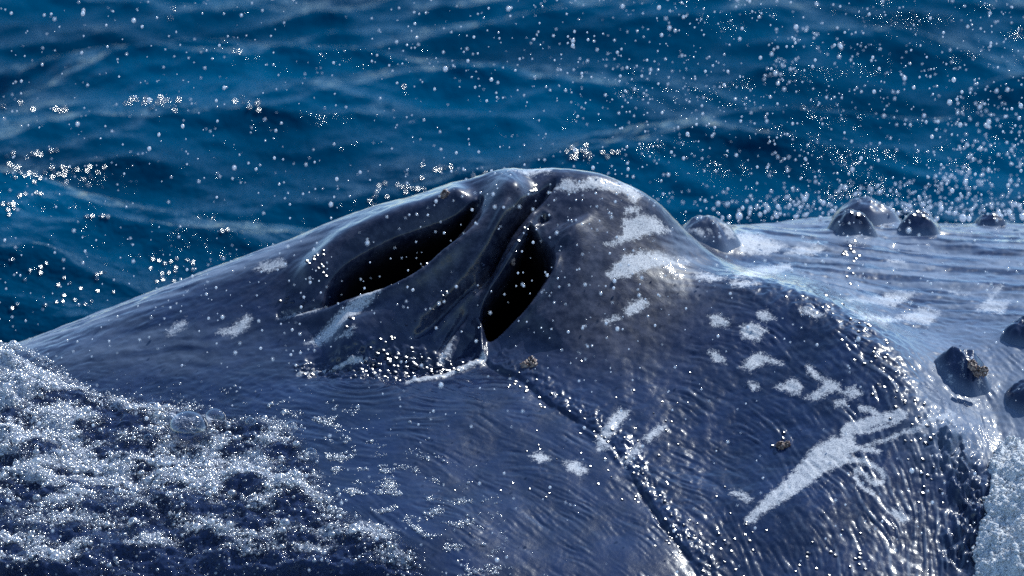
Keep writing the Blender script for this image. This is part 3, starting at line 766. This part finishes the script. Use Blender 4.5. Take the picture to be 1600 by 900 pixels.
# ------------------------------------------------------------------ spray hanging in the air
rs = np.random.default_rng(29)
pts = []; rads = []
def add_drop(px, py, y, r):
    pts.append(at(px, py, y)); rads.append(r)
n = 0
while n < 3300:
    px, py = rs.uniform(-20, 1620), rs.uniform(-20, 920)
    dens = .32 + .68 * sstep(500, 1000, np.array(px)) * sstep(420, 200, np.array(py))
    if py > 560: dens = .18
    dens *= .35 + 1.3 * max(0, .5 + float(fbm(np.array([px / 130.]), np.array([py / 130.]), 3, 171)[0]))
    if rs.random() > dens: continue
    y = rs.uniform(-.9, 1.9) if py < 300 else rs.uniform(-1.5, .3)
    add_drop(px, py, y, float(np.clip(rs.lognormal(math.log(.0015), .45), .0007, .005))); n += 1
for cx, cy, sx, sy, k in ((1150, 322, 40, 8, 20), (1270, 322, 50, 10, 40), (1400, 328, 40, 10, 50), (1500, 335, 60, 10, 60), (1585, 330, 20, 14, 30), (1220, 105, 16, 26, 26), (1260, 50, 26, 10, 14), (1300, 75, 20, 10, 8), (1530, 178, 26, 18, 40), (1520, 255, 16, 36, 40), (1505, 290, 36, 22, 60), (1400, 305, 42, 20, 50), (1350, 300, 26, 12, 24), (1270, 308, 30, 12, 34),
                          (1215, 265, 12, 14, 14), (1590, 250, 12, 40, 34), (1545, 320, 40, 16, 40), (1470, 320, 26, 12, 26), (1180, 300, 60, 12, 12), (1335, 400, 8, 16, 8), (980, 20, 12, 8, 4), (1040, 28, 8, 6, 3)):
    for _ in range(k):
        add_drop(rs.normal(cx, sx), rs.normal(cy, sy), rs.uniform(1.15, 2.3), float(np.clip(rs.lognormal(math.log(.0024), .4), .0012, .0055)))
glint, glint_r = [], []
def sea_y(py):                                    # depth at which a sight line meets the sea
    d = FWD * DIST + UPV * (450 - py) * SPAN / 1600; t = (SEA_Z + .10 - CAM[2]) / d[2]; return CAM[1] + d[1] * t
for cx, cy, sx, sy, k in ((15, 245, 10, 8, 7), (20, 270, 14, 5, 6), (70, 238, 14, 5, 12), (90, 268, 30, 9, 26), (140, 272, 10, 6, 7), (20, 325, 14, 6, 10), (45, 300, 20, 3, 8), (215, 158, 12, 4, 5), (250, 154, 24, 5, 18), (375, 152, 10, 3, 4), (398, 160, 12, 5, 9),
        (160, 340, 14, 4, 7), (365, 360, 8, 5, 5), (590, 300, 14, 10, 14), (640, 290, 14, 9, 16), (672, 258, 12, 4, 6), (905, 238, 16, 5, 14), (962, 240, 6, 4, 5), (735, 270, 20, 5, 5), (270, 425, 34, 12, 24), (110, 465, 50, 22, 26), (50, 420, 20, 12, 8), (150, 430, 12, 6, 6), (372, 77, 6, 3, 3), (272, 12, 5, 6, 3), (636, 130, 2, 2, 1), (30, 165, 20, 4, 3), (95, 168, 10, 3, 4)):
    for _ in range(k):
        qx, qy = rs.normal(cx, sx), rs.normal(cy, sy)
        for _r in range(int(rs.random() < .85)): qx, qy = qx + rs.normal(0, 6 * _r), qy + rs.normal(0, 4 * _r); glint.append((qx, qy)); glint_r.append(float(rs.uniform(.003, .006)))
M_GLINT = NT('sea_glint')
_b = M_GLINT.bsdf(Base_Color=(0.0, 0.04, 0.095), Roughness=0.12, IOR=1.333)
M_GLINT.l(_b.outputs[0], M_GLINT.out.inputs[0])
sv = SEA_V[(SEA_V[:, 1] > 1.7) & (SEA_V[:, 1] < 6.9) & (np.abs(SEA_V[:, 0]) < 2.2)]
svx, svy = frame_of(sv)
hv = np.array(sdir) + np.array([0, -CP, SP]); hv /= np.linalg.norm(hv)  # halfway between sun and camera; the added glint caps are tilted to it
cv, cf = [], []
for (qx, qy), gr in zip(glint, glint_r):
    m_ = np.where(np.hypot(svx - qx, svy - qy) < 7)[0]
    if not len(m_): continue
    c = sv[m_[np.argmin(sv[m_, 1])]]
    n_ = hv + rs.normal(0, .045, 3); n_ /= np.linalg.norm(n_)
    u = np.cross(n_, [1, 0, 0]); u /= np.linalg.norm(u); w_ = np.cross(n_, u)
    T, S = np.meshgrid(np.linspace(0, 2 * np.pi, 10, endpoint=False), np.array([.001, .35, .7, 1.0, 1.2]))
    rx, ry = gr * S * rs.uniform(.9, 1.6), gr * S
    hgt = -(rx ** 2 + ry ** 2) / 2 / rs.uniform(.035, .10) - np.where(S > 1.1, gr * 1.5, 0)                     # shallow cap whose rim runs down into the sea
    pv = c + np.array([0, 0, .004]) + (rx * np.cos(T))[..., None] * u + (ry * np.sin(T))[..., None] * w_ + hgt[..., None] * n_
    ii = np.arange(50).reshape(5, 10) + 50 * len(cv)
    cv.append(pv.reshape(-1, 3)); cf.append(np.stack([ii[:-1], ii[1:], np.roll(ii[1:], -1, 1), np.roll(ii[:-1], -1, 1)], -1).reshape(-1, 4))
o = link('sea_glint_caps', mesh_from('sea_glint_caps', np.concatenate(cv), np.concatenate(cf), M_GLINT.mat))
tag(o, 'tiny round caps added as sun glints on the sea behind the whale', 'sea_glint_caps', kind='stuff')
for _ in range(90):
    qx = rs.uniform(1120, 1620); add_drop(qx, rs.normal(338, 7), rs.uniform(.95, 1.2), float(np.clip(rs.lognormal(math.log(.0034), .4), .0015, .008)))
pts = np.array(pts); rads = np.array(rads)
gz = base_z(pts[:, 0], pts[:, 1])
ok = (pts[:, 2] > gz + .01) & (pts[:, 2] > SEA_Z + .08)
pts, rads = pts[ok], rads[ok]
fx, fy = frame_of(pts)
top = np.interp(fx, [-50, 0, 200, 400, 600, 780, 860, 940, 1000, 1062, 1100, 1700], [560, 545, 470, 390, 315, 262, 258, 268, 293, 335, 335, 340])
seen = (fx > 5) & (fx < 1595) & (fy > 5) & (fy < 895) & ((fy < top - 3) | (pts[:, 1] < .1 - (fy - 340) * .0022))
order = np.argsort(-(rads * seen)); big = order[:300]; rest = order[300:]
drop = mesh_from('water_droplet', ICO[2][0], ICO[2][1], M_DROP)
for i in big:
    o = link('water_droplet', drop); o.location = pts[i]; o.scale = (rads[i] * .92, rads[i], rads[i] * 1.15)
    tag(o, 'bright water droplet flung up over the whale', 'droplet', 'droplets of the blow hanging in the air')
o = link('spray', beads('spray', pts[rest], rads[rest], M_DROP, 1, 1.2))
tag(o, 'fine spray of tiny droplets drifting over whale and sea', 'spray', kind='stuff')

# ------------------------------------------------------------------ small caps added on the wet skin, tilted to give sun glints
rg = np.random.default_rng(53)
spots_g = []
def strew(cx, cy, sx, sy, k, size=(.0022, .0045), slope=0.0):
    for _ in range(k):
        dx = rg.normal(0, sx); spots_g.append((cx + dx, cy + slope * dx + rg.normal(0, sy), rg.uniform(*size)))
def strew_line(pts, k, sd=2.5, size=(.0018, .0036)):
    l = smooth_line(pts, 8)
    for _ in range(k):
        q = l[rg.integers(len(l))]; spots_g.append((q[0] + rg.normal(0, sd), q[1] + rg.normal(0, sd), rg.uniform(*size)))
strew(630, 566, 42, 7, 70, (.003, .0065)); strew(690, 574, 22, 5, 18, (.003, .006))
strew(498, 425, 10, 12, 14); strew(465, 470, 14, 8, 10)
strew_line([(585, 472), (620, 464), (655, 447), (672, 432)], 12); strew_line([(630, 530), (655, 517), (680, 500), (700, 480)], 14)
strew_line([(850, 284), (838, 296), (826, 308)], 9); strew_line([(736, 442), (752, 432), (757, 426)], 6); strew_line([(800, 418), (815, 395), (828, 375)], 7)
strew(548, 522, 6, 4, 3, (.004, .006)); strew_line([(590, 546), (605, 545), (618, 541)], 5)
strew_line([(800, 590), (850, 622), (900, 655), (952, 692), (990, 745), (1030, 805), (1075, 865)], 46, 9)
strew(1000, 740, 40, 30, 14, (.0015, .003)); strew(1130, 850, 50, 30, 36, (.0015, .0035)); strew(1220, 690, 8, 10, 8)
strew(1390, 590, 34, 34, 26, (.002, .0045), 1.0); strew(1440, 720, 22, 50, 26, (.002, .0045)); strew(1345, 880, 8, 16, 8); strew(1270, 840, 40, 30, 10)
strew(1050, 640, 60, 60, 14, (.0012, .0022)); strew(850, 720, 90, 60, 20, (.0012, .0022)); strew(1300, 480, 40, 16, 12, slope=.5); strew(1330, 405, 8, 18, 14, (.003, .006))
strew_line([(470, 583), (520, 571), (572, 563)], 8)
gv, gf = [], []
def cap(c, n_, gr, R_):
    u = np.cross(n_, [0, 1, 0]); u /= np.linalg.norm(u); w_ = np.cross(n_, u)
    T, S = np.meshgrid(np.linspace(0, 2 * np.pi, 10, endpoint=False), np.array([.001, .4, .75, 1.0, 1.15]))
    hgt = -(gr * S) ** 2 / 2 / R_ - np.where(S > 1.1, gr * 1.3, 0)
    pv = c + (gr * S * 1.2 * np.cos(T))[..., None] * u + (gr * S * np.sin(T))[..., None] * w_ + hgt[..., None] * n_
    ii = np.arange(50).reshape(5, 10) + 50 * len(gv)
    gv.append(pv.reshape(-1, 3)); gf.append(np.stack([ii[:-1], ii[1:], np.roll(ii[1:], -1, 1), np.roll(ii[:-1], -1, 1)], -1).reshape(-1, 4))
for px, py, gr in spots_g:
    n_ = hv + rg.normal(0, .03, 3); n_ /= np.linalg.norm(n_)
    cap(on_skin(px, py) + nrm * .0015, n_, gr, rg.uniform(.02, .05))
for k, n in ((2, 3), (3, 3), (5, 1), (6, 3), (7, 2), (8, 2)):
    p = TUBP[k]; hh = TUB[k][3]
    for _ in range(n):
        dx, dy = rg.normal(.008, .012), rg.normal(-.012, .008)
        z = skirt_z(np.array([p[0] + dx]), np.array([p[1] + dy]))[0] + hh * .72 * math.exp(-(math.hypot(dx, dy) / TUB[k][2]) ** 2.9 * .95)
        cap(np.array([p[0] + dx, p[1] + dy - .002, z + .004]), hv, .004, .06)
M_SKIN_GLINT = NT('skin_glint')
_b = M_SKIN_GLINT.bsdf(Base_Color=(0.006, 0.014, 0.042), Roughness=0.15, IOR=1.333)
M_SKIN_GLINT.l(_b.outputs[0], M_SKIN_GLINT.out.inputs[0])
o = link('skin_glint_caps', mesh_from('skin_glint_caps', np.concatenate(gv), np.concatenate(gf), M_SKIN_GLINT.mat))
tag(o, 'glistening beads and ripples of water on the whale\'s wet skin', 'water', kind='stuff')
